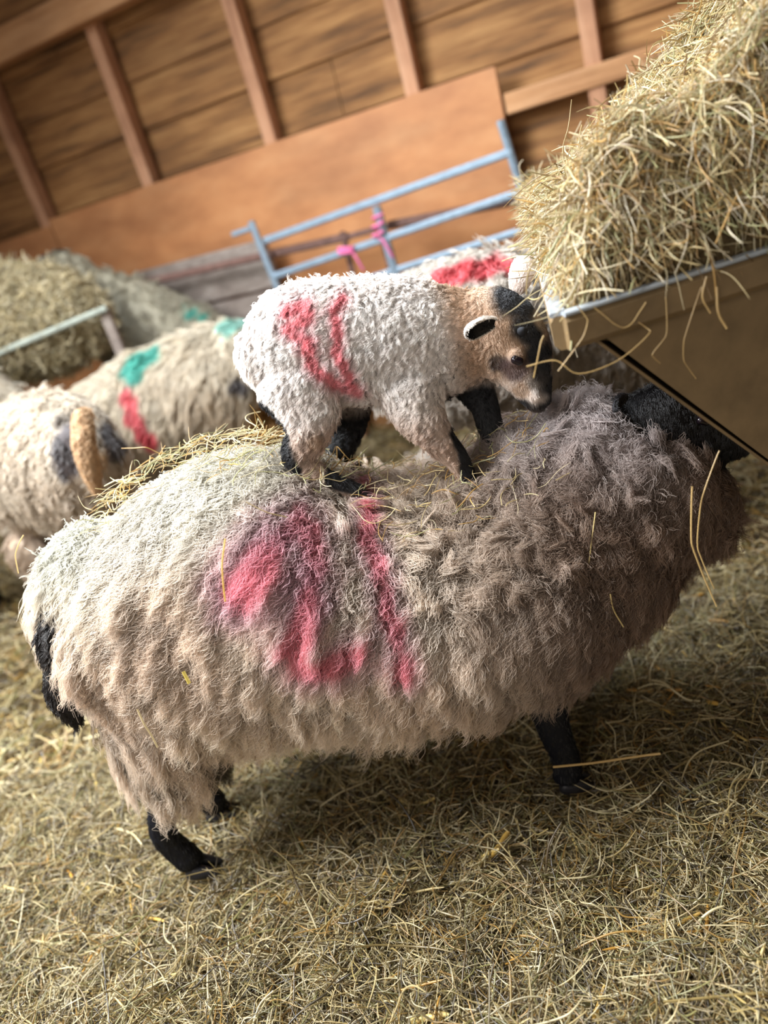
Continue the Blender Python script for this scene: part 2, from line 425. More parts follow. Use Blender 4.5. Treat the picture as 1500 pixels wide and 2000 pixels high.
# rolled rim: zinc top strip and a deep folded lip facing out
lip = .046
for a, bb in (((0, 0), (TOPW, 0)), ((0, LEN), (TOPW, LEN)), ((0, 0), (0, LEN)), ((TOPW, 0), (TOPW, LEN))):
    out = -fdir if a[1] == 0 and bb[1] == 0 else (fdir if a[1] == LEN and bb[1] == LEN else (-fx if a[0] == 0 else fx))
    A_, B_ = FP(*a, Zt), FP(*bb, Zt)
    o2 = out*.012; mb = MB(); mb.bar(A_-nz(B_-A_)*.006+o2-[0, 0, lip/2+.003], B_+nz(B_-A_)*.006+o2-[0, 0, lip/2+.003], .022, lip, bev=.35); rl_ = mb.build('lip', MAT['feeder'], feeder)
    mb = MB(); mb.bar(A_-nz(B_-A_)*.006+o2+[0, 0, -.001], B_+nz(B_-A_)*.006+o2+[0, 0, -.001], .022, .006, bev=.3); mb.build('rim', MAT['rim'], feeder)
for u in (BX+.08, TOPW-.02):
    for v in (.12, LEN-.12):
        mb = MB(); mb.bar(FP(u+.12, v, 0), FP(u+.12, v, Zb+.1 if u < .5 else Zt-.05), .035, .035, up=(0, 1, 0)); mb.build('leg', MAT['feeder'], feeder)

def heap_h(u, v):
    """hay surface height above the rim in feeder coordinates"""
    a = np.clip(u/.05, 0, 1)**.6; e = np.clip((v+.015)/.10, 0, 1)**.6
    h = .01 + (.085 + .56*np.clip(u, 0, .6) - .10*np.clip(v-.4, 0, 1))*a*e + (.022*np.sin(u*13+v*7) + .014*np.sin(u*29-v*17))*a*e
    return h*np.clip((TOPW+.05-u)/.25, 0, 1)**.5
nu, nv_ = 46, 60; us = np.linspace(.0, TOPW, nu); vs = np.linspace(.0, LEN, nv_)
V = []; 
for v in vs:
    for u in us: V.append(FP(u, v, Zt-.02 + heap_h(u, v)*.93-.02))
Fc = [(j*nu+i, j*nu+i+1, (j+1)*nu+i+1, (j+1)*nu+i) for j in range(nv_-1) for i in range(nu-1)]
base = len(V)
for v in vs:
    for u in us: V.append(FP(BX+(TOPW-2*BX)*u/TOPW if False else np.clip(u, .05, TOPW-.05), v*.98+.01, Zt-.06))
Fc += [tuple(base+k for k in f)[::-1] for f in Fc]
for i in range(nu-1): Fc.append((i, i+1, base+i+1, base+i)); k = (nv_-1)*nu; Fc.append((k+i, base+k+i, base+k+i+1, k+i+1))
for j in range(nv_-1): Fc.append((j*nu, base+j*nu, base+(j+1)*nu, (j+1)*nu)); k = nu-1; Fc.append((j*nu+k, (j+1)*nu+k, base+(j+1)*nu+k, base+j*nu+k))
m_core, nt, b = new_mat('hay_core'); b.inputs['Roughness'].default_value = .9
n = noise(nt, 70, 8, .8); nt.links.new(ramp(nt, n, [(.3, lin(70, 52, 30)), (.5, lin(136, 112, 72)), (.7, lin(190, 168, 118))]), b.inputs['Base Color']); bump(nt, b, n, 1, .02)
heap = empty('hay_heap', FP(.4, .5, Zt)); tag(heap, 'big pale hay heap piled up and spilling over the steel feeder rim at right', 'hay', kind='stuff')
mesh_obj('packed_hay', V, Fc, m_core, heap, smooth=True)
def heap_strands(n, u0, u1, v0, v1, l0, l1, rad, out=0.0, bend=.3, droop=3.0):
    u = RNG.uniform(u0, u1, n); v = RNG.uniform(v0, v1, n)
    h = heap_h(np.clip(u, 0, TOPW), np.clip(v, 0, LEN))
    e = 1e-2; hu = (heap_h(u+e, v)-heap_h(u-e, v))/(2*e); hv = (heap_h(u, v+e)-heap_h(u, v-e))/(2*e)
    C = F0*[1, 1, 0] + u[:, None]*fx + v[:, None]*fdir; C[:, 2] = Zt-.03+h + RNG.random(n)**2*.04
    a = RNG.uniform(0, 6.28, n); du, dv = np.cos(a), np.sin(a)
    T = du[:, None]*fx + dv[:, None]*fdir; T[:, 2] = du*np.clip(hu, -2, 2)+dv*np.clip(hv, -2, 2) + RNG.normal(size=n)*.35
    return strands(n, C, T, RNG.uniform(l0, l1, n), bend, rad, 7, droop)
HS = [heap_strands(17000, .0, TOPW*.9, .0, LEN, .05, .16, .0009), heap_strands(9000, .0, .6, .0, .55, .05, .15, .0007),
      heap_strands(2600, -.02, .6, -.01, .6, .10, .20, .0008, bend=.25, droop=3)]
# fringe hanging over the left rim and the near rim
def fringe(n, edge, l0, l1, rad):
    s = RNG.random(n)
    if edge == 'left': C = np.array([FP(RNG.uniform(-.02, .05), v, Zt+RNG.uniform(.03, .12)) for v in .1+s*LEN*.8]); O = -fx
    else: C = np.array([FP(u, RNG.uniform(-.03, .05), Zt+RNG.uniform(-.01, .08)) for u in .10+s*.5]); O = -fdir
    T = O[None] + RNG.normal(size=(n, 3))*.55; T[:, 2] -= (.1 if edge == 'left' else .35)
    return strands(n, C, T, RNG.uniform(l0, l1, n), .35, rad, 7, 3.0)
HS += [fringe(1000, 'left', .03, .09, .0007), fringe(420, 'near', .04, .11, .0007)]
def path_strand(pts, rad, col, k=7):
    P = catmull(pts, 3); P = P[np.linspace(0, len(P)-1, k).astype(int)][None]
    return P, np.full((1, k), rad), np.tile(np.array(col), (1, k, 1))
for pts, r_ in [([at(1352, 950, .97), at(1350, 1050, .96), at(1368, 1110, .96), at(1400, 1185, .96)], .0016),
               ([at(1405, 880, .98), at(1375, 960, .97), at(1362, 1060, .97), at(1395, 1150, .96)], .0012),
               ([at(1028, 716, .99), at(1085, 704, .98), at(1130, 730, .97), at(1205, 705, .97), at(1265, 655, .97), at(1262, 640, .98), at(1215, 610, .985)], .0011),
               ([at(1042, 738, .99), at(1050, 700, .985), at(1056, 670, .985), at(1062, 655, .99)], .0010),
               ([at(1120, 590, .975), at(1145, 620, .97), at(1140, 655, .97), at(1090, 725, .975)], .0009),
               ([at(1370, 560, .98), at(1340, 650, .975), at(1335, 700, .975), at(1360, 740, .98)], .0009),
               ([at(1300, 580, .98), at(1302, 650, .975), at(1275, 690, .975), at(1290, 710, .98)], .0009),
               ([at(1400, 560, .98), at(1403, 610, .975), at(1420, 642, .972)], .0022),
               ([at(1160, 600, .975), at(1220, 640, .97), at(1262, 590, .975)], .0010),
               ([at(1380, 540, .975), at(1372, 580, .972), at(1388, 612, .972)], .0016)]:
    HS.append(path_strand(pts, r_*.72, L3(196, 164, 108)))
hs = join(*HS)
rel = hs[0] - F0; det = fx[0]*fdir[1]-fx[1]*fdir[0]      # feeder coordinates of every strand point
su = (rel[..., 0]*fdir[1]-rel[..., 1]*fdir[0])/det; sv_ = (fx[0]*rel[..., 1]-fx[1]*rel[..., 0])/det; low = rel[..., 2] < .0
drop_ = ((su < -.008) & (rel[..., 2] < -.012)).any(1) & (RNG.random(len(su)) > .03) | ((sv_ < -.012) & low & (su > 0)).any(1) & (RNG.random(len(su)) > .16) | ((su < -.05)).any(1) & (sv_ < .25).any(1) & (RNG.random(len(su)) > .35)
drop_[-10:] = False
hs = [k[~drop_] for k in hs]
hair_obj('loose_hay', *hs, MAT['hay'], heap)

# ------------------------------------------------------------------ animals
def make_coat(name, body, parent, locks, nf, npt, dens, comb, lengthf, colf, rad, spread, mat, tipshade=(.62, 1.0), lvar=.12, **kw):
    v, tr, ar, vn = body
    P, N = sample(v, tr, ar, vn, locks, dens)
    D = comb(P, N); L = lengthf(P, N)*RNG.uniform(.8, 1.2, locks)
    G, t, rep = grow(P, N, D, L, nf, npt, spread, **kw)
    n = len(G)
    C = colf(G.reshape(-1, 3), np.repeat(N[rep], npt, 0)).reshape(n, npt, 3)
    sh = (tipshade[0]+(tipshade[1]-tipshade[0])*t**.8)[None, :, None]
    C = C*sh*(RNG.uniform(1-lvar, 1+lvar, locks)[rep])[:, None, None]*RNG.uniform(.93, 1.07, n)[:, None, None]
    return hair_obj(name, G, fibre_rad(n, npt, rad), C, mat, parent)

def ear(name, base, tip, face, w, parent, c_out, c_in, cup=.9, fur=1200, flen=.008, rimc=None):
    """cupped leaf-shaped ear: base -> tip, 'face' is where its hollow looks"""
    base, tip, face = (np.array(q, float) for q in (base, tip, face))
    ax = tip-base; Ln = np.linalg.norm(ax); ax /= Ln; fc = nz(face-ax*np.dot(face, ax)); sd = np.cross(ax, fc)
    nu, nv = 14, 15; V = []; C = []
    for lay in (0, 1):
        for i in range(nu):
            u = i/(nu-1); wd_ = w*(.42+1.25*u**.7)*(1-u**3.2)**.5 if u < 1 else .02*w
            for j in range(nv):
                a = (j/(nv-1)-.5)*2*cup*1.5
                V.append(base+ax*u*Ln + sd*wd_*math.sin(a)/max(1, math.sin(cup*1.5)) - fc*wd_*(math.cos(a)-.3)*.8 + (fc*.0022 if lay else 0)*1.0)
                e = abs(a)/(cup*1.5); C.append(c_in if lay and (a > 0 and e < .55 or a <= 0 and e < .92) else (rimc if rimc is not None and (lay or e > .7) else c_out))
    F = []; K = nu*nv
    for i in range(nu-1):
        for j in range(nv-1):
            q = (i*nv+j, i*nv+j+1, (i+1)*nv+j+1, (i+1)*nv+j); F.append(q); F.append(tuple(K+k for k in q)[::-1])
        F.append((i*nv, (i+1)*nv, K+(i+1)*nv, K+i*nv)); k = nv-1; F.append((i*nv+k, K+i*nv+k, K+(i+1)*nv+k, (i+1)*nv+k))
    for j in range(nv-1):
        F.append((j, K+j, K+j+1, j+1)); k = (nu-1)*nv; F.append((k+j, k+j+1, K+k+j+1, K+k+j))
    C = np.array(C); o = mesh_obj(name, V, F, MAT['skin'], parent, True, C)
    v = np.array(V); tr, ar, vn = tri_data(v, F)
    # outward normals per layer
    vn[:K] = nz(v[:K]-(base+ax*Ln*.5+fc*w)) ; vn[K:] = -vn[:K]
    for lay in ((0, 1) if fur else ()):
        mk = (tr[:, 0] < K) if lay == 0 else (tr[:, 0] >= K)
        P, N = sample(v, tr[mk], ar[mk], vn, fur); idx = ((P[:, None]-v[None, lay*K:lay*K+K])**2).sum(-1).argmin(1)+lay*K
        G, t, rep = grow(P, N, np.tile(ax, (fur, 1)), flen, 2, 5, .0006, lift=.35, grav=.05, wave=.0004, clump=.3)
        cc = C[idx][rep][:, None]*(.75+.25*t)[None, :, None]
        hair_obj('ear_fur', G, fibre_rad(len(G), 5, .00035), cc, MAT['lambwool'], o)
    return o
def hoof(parent, p, heading, s):
    """cloven hoof: two pointed toes"""
    p = np.array(p, float); h = nz(np.array([heading[0], heading[1], 0.])); sd = np.array([-h[1], h[0], 0]); mb = MB()
    for k in (-1, 1):
        q = p+sd*k*s*.42
        mb.loft([q-h*s*.6+[0, 0, s*.75], q+[0, 0, s*.55], q+h*s*1.0+[0, 0, s*.22]], [s*.36, s*.40, s*.16], [s*.5, s*.55, s*.22], sd, 12, 3)
    return mb.build('hoof', MAT['hoof'], parent, True)

# ---- the ewe
EY = 1.30
def eyY(x): return 1.325 - .055*(x+.5)
EB = MB()
secs = [(-.575, .68, .09, .11), (-.535, .645, .15, .18), (-.46, .60, .205, .235), (-.36, .565, .225, .26), (-.24, .552, .235, .262), (-.13, .508, .24, .228), (0, .468, .245, .212), (.15, .46, .24, .21), (.26, .48, .23, .207), (.36, .53, .19, .21), (.43, .575, .15, .16)]
EB.loft([(x, eyY(x), z) for x, z, a, c in secs], [s[2] for s in secs], [s[3] for s in secs], n=28)
EB.loft([(.28, 1.28, .53), (.40, 1.255, .555), (.48, 1.235, .535), (.53, 1.225, .505)], [.18, .155, .125, .08], [.17, .165, .14, .10], n=24)   # chest and neck
EB.loft([(.37, 1.25, .67), (.42, 1.235, .68)], [.09, .075], [.075, .06])
HEADP = [(.47, 1.235, .705), (.52, 1.23, .69), (.58, 1.225, .65), (.64, 1.225, .61)]
EB.loft(HEADP, [.045, .055, .043, .033], [.045, .062, .053, .04])  # head
for sy, fx_, fy in ((-1, 0, 0), (1, .03, .012)):    # hind legs
    y = 1.325 + sy*.095
    EB.loft([(-.46+fx_, y, .58), (-.475+fx_, y-.0, .46), (-.52+fx_, y-.005, .31)], [.10, .09, .066], [.16, .135, .09])
fn_h = at(388, 1690, 1.225); fh = at(440, 1612, 1.37); nf_f = at(1118, 1542, 1.155); ff_f = at(1010, 1405, 1.36)
EB.loft([(-.51, 1.24, .36), (-.55, 1.235, .26), (fn_h[0]-.035, 1.228, .15), (fn_h[0]-.01, 1.225, .055)], [.055, .036, .026, .028], [.07, .042, .029, .032])
EB.loft([(-.45, 1.40, .36), (-.52, 1.39, .27), (fh[0]-.035, 1.375, .16), (fh[0], 1.37, .055)], [.055, .036, .028, .03], [.07, .042, .033, .034])
EB.loft([(.22, 1.17, .42), (.195, 1.162, .30), (.19, 1.157, .17), (.20, 1.155, .10), (nf_f[0]-.004, 1.153, .05)], [.06, .038, .028, .026, .028], [.07, .045, .034, .03, .032])
EB.loft([(.24, 1.36, .42), (.215, 1.355, .28), (.21, 1.352, .16), (.225, 1.35, .05)], [.06, .038, .028, .026], [.07, .045, .032, .03])
ev, ef = fuse(EB, .011, 8)
etr, ear_, evn = tri_data(ev, ef)

flk = lambda px, py, Y=1.075: at(px, py, Y)[[0, 2]]
RED = [( [flk(455, 1175), flk(490, 1125), flk(535, 1088), flk(585, 1062), flk(612, 1085), flk(618, 1125), flk(600, 1170)], .019),
       ( [flk(470, 1165), flk(520, 1120)], .028),
       ( [flk(602, 1175), flk(590, 1220), flk(568, 1262), flk(590, 1290), flk(640, 1288), flk(690, 1265)], .020),
       ( [flk(728, 1020, 1.12), flk(722, 1075, 1.1), flk(748, 1130), flk(755, 1190), flk(778, 1245), flk(782, 1300)], .0135)]
RED_C = L3(246, 92, 104)
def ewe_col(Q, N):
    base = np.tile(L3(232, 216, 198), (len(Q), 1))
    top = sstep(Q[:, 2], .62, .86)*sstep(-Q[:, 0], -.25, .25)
    base = mixc(base, L3(252, 248, 234), top)  # light from above left painted in: upper rear wool paler
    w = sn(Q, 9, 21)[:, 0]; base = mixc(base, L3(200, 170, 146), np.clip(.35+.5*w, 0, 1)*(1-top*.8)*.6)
    front = sstep(Q[:, 0], -.06, .30); base = mixc(base, L3(118, 90, 70), front*.88)  # feeder's shade painted into the front wool as a darker brown
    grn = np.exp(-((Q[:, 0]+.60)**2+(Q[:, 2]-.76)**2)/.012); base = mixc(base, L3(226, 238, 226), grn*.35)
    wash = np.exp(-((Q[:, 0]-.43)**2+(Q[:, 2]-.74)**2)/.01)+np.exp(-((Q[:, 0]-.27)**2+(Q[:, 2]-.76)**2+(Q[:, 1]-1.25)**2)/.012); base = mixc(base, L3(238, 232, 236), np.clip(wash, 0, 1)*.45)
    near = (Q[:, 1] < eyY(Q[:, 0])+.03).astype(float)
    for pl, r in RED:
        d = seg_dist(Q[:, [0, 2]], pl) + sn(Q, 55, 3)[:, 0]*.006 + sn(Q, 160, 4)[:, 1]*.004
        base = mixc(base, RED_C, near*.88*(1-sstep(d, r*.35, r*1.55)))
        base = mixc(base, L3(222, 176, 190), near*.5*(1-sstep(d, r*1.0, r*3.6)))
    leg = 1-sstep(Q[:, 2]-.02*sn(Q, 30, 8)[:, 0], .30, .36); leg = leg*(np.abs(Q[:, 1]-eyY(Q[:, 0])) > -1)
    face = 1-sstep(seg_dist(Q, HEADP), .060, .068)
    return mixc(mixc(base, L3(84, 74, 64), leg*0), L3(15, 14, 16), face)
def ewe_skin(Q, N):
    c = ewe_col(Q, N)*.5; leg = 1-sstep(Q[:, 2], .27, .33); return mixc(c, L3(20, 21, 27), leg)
ewe = empty('ewe', (-.05, 1.29, 0))
tag(ewe, 'large shaggy cream ewe in front with red marks on its flank', 'sheep')
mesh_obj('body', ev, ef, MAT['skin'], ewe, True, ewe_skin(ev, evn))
ebody = (ev, etr, ear_, evn)
def ewe_is_wool(Q): return ((Q[:, 2] > .33+.03*np.sin(Q[:, 0]*40)) & (seg_dist(Q, HEADP) > .062)).astype(float)
def ewe_comb(P, N):
    D = np.zeros_like(P); D[:, 2] = -1
    back = 1-sstep(P[:, 0], -.1, .38)
    D[:, 0] = -.25 - 1.5*back*sstep(P[:, 2], .42, .72) + .35*sstep(P[:, 0], .2, .45)
    rump = sstep(-P[:, 0], .42, .6); D[:, 0] = D[:, 0]*(1-rump) - .2*rump
    side = np.sign(P[:, 1]-eyY(P[:, 0])); D[:, 1] = side*(.35+ .6*sstep(P[:, 2], .72, .84))
    return D + sn(P, 12, 31)*(.36+.8*sstep(P[:, 0], .36, .5))[:, None]
def ewe_len(P, N):
    L = np.full(len(P), .100); L = np.where(P[:, 2] < .50, .105, L); L = np.where(P[:, 2] < .38, .12, L)
    L = np.where(N[:, 2] > .75, .045, L); L = np.where((P[:, 0] < -.50) & (P[:, 2] < .62), .075, L); L = np.where((P[:, 0] < -.35) & (P[:, 2] < .48), .12, L); L = np.where(P[:, 0] > .1, L*.86, L); L = np.where((P[:, 0] > .3), L*.8, L)
    L = np.where((N[:, 2] > .45) & (P[:, 0] > -.16) & (P[:, 0] < .30), .026, L)
    return L
dens = lambda c, n: ewe_is_wool(c)*np.where(c[:, 1] < eyY(c[:, 0])+.06, 1.0, .35)*np.where(n[:, 2] < -.6, .4, 1)
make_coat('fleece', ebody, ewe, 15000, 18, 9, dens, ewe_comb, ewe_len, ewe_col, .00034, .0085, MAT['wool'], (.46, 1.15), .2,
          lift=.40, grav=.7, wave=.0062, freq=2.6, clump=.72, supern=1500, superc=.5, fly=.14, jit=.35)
# woolly underlayer so that no skin shows between the locks
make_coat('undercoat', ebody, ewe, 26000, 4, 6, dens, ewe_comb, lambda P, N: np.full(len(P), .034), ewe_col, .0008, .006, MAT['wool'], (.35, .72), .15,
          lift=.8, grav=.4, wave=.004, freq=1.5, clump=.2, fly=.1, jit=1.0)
# fluffy matted tufts along the neck and shoulders
tuft = lambda c, n: ewe_is_wool(c)*np.exp(-(((c[:, 0]-.30)/.20)**2))*sstep(n[:, 2], .1, .8)
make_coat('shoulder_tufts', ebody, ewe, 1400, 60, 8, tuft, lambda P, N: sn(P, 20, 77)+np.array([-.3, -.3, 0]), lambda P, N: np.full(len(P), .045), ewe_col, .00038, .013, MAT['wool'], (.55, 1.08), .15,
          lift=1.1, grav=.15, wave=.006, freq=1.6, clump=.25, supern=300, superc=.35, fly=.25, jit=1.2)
# short black leg and face hair
blk = lambda Q, N: np.tile(L3(22, 22, 27), (len(Q), 1))
make_coat('leg_hair', ebody, ewe, 15000, 3, 5, lambda c, n: ((c[:, 2] < .36) | (seg_dist(c, HEADP) < .066)*6).astype(float), lambda P, N: np.tile([0, 0, -1.], (len(P), 1)), lambda P, N: np.full(len(P), .009), blk, .0004, .003, MAT['lambwool'],
          lift=.3, grav=.3, wave=.0004, clump=.3)
greyleg = lambda Q, N: np.tile(L3(104, 94, 80), (len(Q), 1))*(.75+.25*sn(Q, 25, 6)[:, :1])
make_coat('thigh_wool', ebody, ewe, 900, 24, 8, lambda c, n: ((c[:, 2] < .42) & (c[:, 2] > .26) & (c[:, 0] < -.3)).astype(float), lambda P, N: np.tile([.35, 0, -1.], (len(P), 1)), lambda P, N: np.full(len(P), .06), greyleg, .0004, .010, MAT['wool'], (.5, 1),
          lift=.6, grav=.7, wave=.004, freq=1.6, clump=.5, fly=.15)
for p in (fn_h, fh, nf_f, (.225, 1.35, 0)): hoof(ewe, (p[0]+.005, p[1], .012), (1, -.1), .034)
eb = at(1232, 790, 1.19); tg = at(1208, 786, 1.13)
ear('ear', at(1228, 775, 1.16), at(1200, 800, 1.12), (-.2, -1, -.1), .0135, ewe, L3(30, 28, 32), L3(16, 15, 18), fur=700, cup=.45)
ear('ear', (.545, 1.26, .665), (.53, 1.345, .70), (.6, .2, -.3), .024, ewe, L3(30, 28, 32), L3(20, 18, 20), fur=0)
mb = MB(); q = np.array([.55, 1.178, .688]); mb.loft([q, q+[.012, .003, -.008]], [.007, .007], [.007, .007], n=12); mb.build('eye', MAT['eye'], ewe, True)
# soiled dark tail
TB = MB(); tp = [at(112, 1190, 1.25), at(100, 1240, 1.225), at(108, 1290, 1.21), at(122, 1350, 1.20), at(142, 1400, 1.20)]
TB.loft(tp, [.014, .020, .018, .022, .008], [.014, .020, .018, .024, .008], n=14); tv, tf = fuse(TB, .006, 3); ttr, tar, tvn = tri_data(tv, tf)
dk = lambda Q, N: np.tile(L3(38, 32, 30), (len(Q), 1))
tail = mesh_obj('tail', tv, tf, MAT['skin'], ewe, True, dk(tv, tvn)*.7)
make_coat('tail_wool', (tv, ttr, tar, tvn), tail, 500, 22, 7, None, lambda P, N: np.tile([.1, 0, -1.], (len(P), 1)), lambda P, N: np.full(len(P), .035), dk, .0005, .006, MAT['wool'], lift=.5, grav=.6, wave=.003, clump=.7)

# ---- the lamb
LS = 1/1120.0
def atl(px, py, Y): return at(px, py, Y-.045)
def lamb_loft(mb, pts, **kw):
    mb.loft([atl(p[0], p[1], p[2]) for p in pts], [p[3]*LS for p in pts], [p[4]*LS for p in pts], **kw)
LB = MB()
lamb_loft(LB, [(512, 702, 1.37, 50, 62), (548, 688, 1.37, 74, 98), (610, 674, 1.365, 84, 112), (700, 668, 1.36, 88, 112), (790, 668, 1.36, 88, 116), (850, 668, 1.355, 78, 108), (900, 664, 1.35, 62, 92)], n=28)
lamb_loft(LB, [(890, 668, 1.35, 62, 88), (930, 650, 1.345, 60, 80), (968, 648, 1.335, 62, 80), (1008, 690, 1.315, 50, 70), (1034, 742, 1.295, 34, 46), (1050, 778, 1.285, 24, 27)], n=24)
# legs: near hind, far hind, near front, far front
lamb_loft(LB, [(585, 745, 1.33, 52, 80), (603, 795, 1.315, 42, 58), (600, 845, 1.305, 30, 38), (580, 888, 1.30, 18, 23), (612, 918, 1.295, 14, 17), (660, 942, 1.285, 13, 14), (700, 957, 1.28, 12, 12)])
lamb_loft(LB, [(660, 760, 1.40, 48, 60), (680, 815, 1.41, 34, 38), (672, 862, 1.415, 22, 26), (656, 892, 1.42, 16, 18), (690, 912, 1.42, 13, 14)])
lamb_loft(LB, [(800, 750, 1.32, 48, 66), (820, 808, 1.30, 38, 46), (855, 856, 1.285, 27, 30), (886, 888, 1.28, 20, 24), (904, 918, 1.275, 15, 18), (920, 944, 1.27, 14, 15)])
lamb_loft(LB, [(920, 740, 1.37, 36, 40), (946, 790, 1.355, 26, 27), (958, 835, 1.34, 20, 22), (972, 868, 1.33, 17, 19), (995, 888, 1.32, 15, 15)])
lamb_loft(LB, [(1005, 694, 1.268, 10, 14), (1012, 702, 1.264, 11, 13)], n=14, sub=2)   # brow over the eye
lamb_loft(LB, [(1040, 768, 1.27, 18, 12), (1052, 790, 1.275, 14, 12)], n=14, sub=2)    # lips
lv, lf = fuse(LB, .0045, 7)
ltr, lar, lvn = tri_data(lv, lf)
lat_ = lambda px, py, Y=1.275: atl(px, py, Y)[[0, 2]]
LRED = [([lat_(560, 618), lat_(598, 605), lat_(600, 625), lat_(562, 648), lat_(600, 672)], .011), ([lat_(598, 672), lat_(612, 722), lat_(655, 755), lat_(700, 775)], .010),
        ([lat_(672, 590), lat_(654, 612), lat_(660, 655), lat_(657, 692), lat_(674, 722), lat_(688, 757)], .0085)]
def bl(Q, px, py, Y, r, hard=.5, st=(1, 2.4, 1)):
    d = np.linalg.norm((Q-atl(px, py, Y))/np.array(st), axis=1)/(r*LS); return 1-sstep(d+sn(Q, 120, 12)[:, 0]*.08, hard, 1.15)
LBLK = [([atl(512, 800, 1.33), atl(548, 845, 1.31), atl(562, 900, 1.30), atl(572, 915, 1.30)], .017), ([atl(655, 905, 1.28), atl(648, 935, 1.285), atl(705, 955, 1.28)], .016),
        ([atl(898, 850, 1.26), atl(912, 890, 1.26), atl(918, 930, 1.26)], .017), ([atl(880, 792, 1.34), atl(935, 778, 1.34)], .022), ([atl(944, 785, 1.345), atl(958, 835, 1.335), atl(974, 868, 1.33), atl(998, 888, 1.32)], .036)]
BLACK = L3(24, 25, 32); TAN = L3(206, 166, 128)
def lamb_col(Q, N):
    c = np.tile(L3(252, 246, 242), (len(Q), 1))
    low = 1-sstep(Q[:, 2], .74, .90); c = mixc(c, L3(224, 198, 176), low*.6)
    c = mixc(c, L3(190, 158, 134), np.clip(.2+.5*sn(Q, 30, 14)[:, 0], 0, 1)*.25)
    hd = sstep(Q[:, 0], atl(840, 650, 1.35)[0], atl(905, 650, 1.35)[0])*sstep(Q[:, 2], .80, .86); c = mixc(c, L3(208, 172, 138), hd*.85)
    for pl, r in LRED:
        d = seg_dist(Q[:, [0, 2]], pl) + sn(Q, 150, 3)[:, 0]*.003; nr = (Q[:, 1] < 1.37)
        c = mixc(c, L3(236, 92, 104), nr*.9*(1-sstep(d, r*.4, r*1.5))); c = mixc(c, L3(240, 186, 192), nr*.4*(1-sstep(d, r, r*3)))
    # black markings
    for b_ in [(985, 585, 1.33, 40), (1020, 592, 1.325, 42), (1048, 608, 1.33, 30), (1020, 640, 1.29, 30), (1040, 655, 1.285, 30), (1042, 690, 1.285, 30), (1055, 720, 1.285, 28),
               (1068, 750, 1.29, 30), (1072, 785, 1.29, 26), (1050, 800, 1.28, 26), (1020, 796, 1.28, 22), (990, 780, 1.29, 17), (1060, 680, 1.31, 26)]:
        c = mixc(c, BLACK, bl(Q, *b_[:3], b_[3]))
    c = mixc(c, L3(66, 48, 44), bl(Q, 972, 710, 1.28, 20)*.9); c = mixc(c, L3(92, 66, 68), bl(Q, 1008, 722, 1.265, 30)*.85)
    c = mixc(c, L3(206, 184, 156), bl(Q, 1058, 622, 1.31, 24)); c = mixc(c, L3(140, 120, 118), bl(Q, 1078, 660, 1.32, 24)*.8)
    c = mixc(c, L3(176, 140, 104), bl(Q, 1018, 765, 1.27, 20)*.7); c = mixc(c, L3(70, 60, 52), bl(Q, 1048, 742, 1.28, 26)*.6)
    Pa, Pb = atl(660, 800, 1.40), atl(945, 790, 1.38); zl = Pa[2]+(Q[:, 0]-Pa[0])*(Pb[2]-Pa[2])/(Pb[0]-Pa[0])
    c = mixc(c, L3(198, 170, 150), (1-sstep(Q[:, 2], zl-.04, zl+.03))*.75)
    for pl in LBLK:
        d = seg_dist(Q*[1, .4, 1], np.array(pl[0])*[1, .4, 1])+sn(Q, 110, 16)[:, 0]*.002; c = mixc(c, BLACK, 1-sstep(d, pl[1]*.7, pl[1]*1.15))
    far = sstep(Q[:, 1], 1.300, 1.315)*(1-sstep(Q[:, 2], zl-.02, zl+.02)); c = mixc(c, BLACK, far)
    c = mixc(c, L3(206, 178, 152), bl(Q, 618, 872, 1.27, 22)*.8)
    return c
lamb = empty('lamb', atl(760, 930, 1.34))
tag(lamb, 'white lamb with black and tan face standing on the large ewe\'s back', 'lamb')
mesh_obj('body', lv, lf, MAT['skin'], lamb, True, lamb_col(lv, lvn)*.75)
lbody = (lv, ltr, lar, lvn)
xh = atl(905, 650, 1.35)[0]
def l_face(Q): return sstep(Q[:, 0], atl(890, 640, 1.35)[0], atl(960, 640, 1.35)[0])
def l_leg(Q): return 1-sstep(Q[:, 2], .755, .83)
lw = lambda c, n: np.clip(1-l_face(c)*1.3, 0, 1)*(1-.75*l_leg(c))
def l_comb(P, N):
    D = np.tile([-.35, 0, -1.0], (len(P), 1)); D[:, 1] += np.sign(P[:, 1]-1.36)*.4; return D + sn(P, 45, 41)*.9
def l_len(P, N): return .021*(1-.45*sstep(P[:, 0], .1, xh))*(1-.35*l_leg(P))
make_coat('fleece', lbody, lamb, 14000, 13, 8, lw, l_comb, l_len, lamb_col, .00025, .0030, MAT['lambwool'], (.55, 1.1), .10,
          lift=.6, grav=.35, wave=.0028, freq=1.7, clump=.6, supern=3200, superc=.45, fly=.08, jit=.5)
def f_comb(P, N):
    D = np.tile([.35, 0, -1.0], (len(P), 1)); D = np.where(l_face(P)[:, None] > .2, nz(atl(1050, 790, 1.28)-atl(960, 620, 1.33))[None], D); return D + sn(P, 60, 43)*.2
sh_ = lambda c, n: .06+np.clip(l_face(c), 0, 1)*1.6 + l_leg(c)*1.0
make_coat('short_hair', lbody, lamb, 34000, 3, 5, sh_, f_comb, lambda P, N: .006+.006*l_leg(P)+.004*(1-l_face(P)), lamb_col, .00030, .0015, MAT['lambwool'], (.7, 1.03), .08,
          lift=.35, grav=.1, wave=.0005, freq=1, clump=.35, fly=.03, jit=.25)
ear('ear', atl(968, 630, 1.272), atl(908, 648, 1.235), (-.15, -1, -.45), .0155, lamb, L3(232, 220, 210), L3(16, 17, 22), cup=1.0, fur=1500, flen=.006, rimc=L3(238, 230, 222))
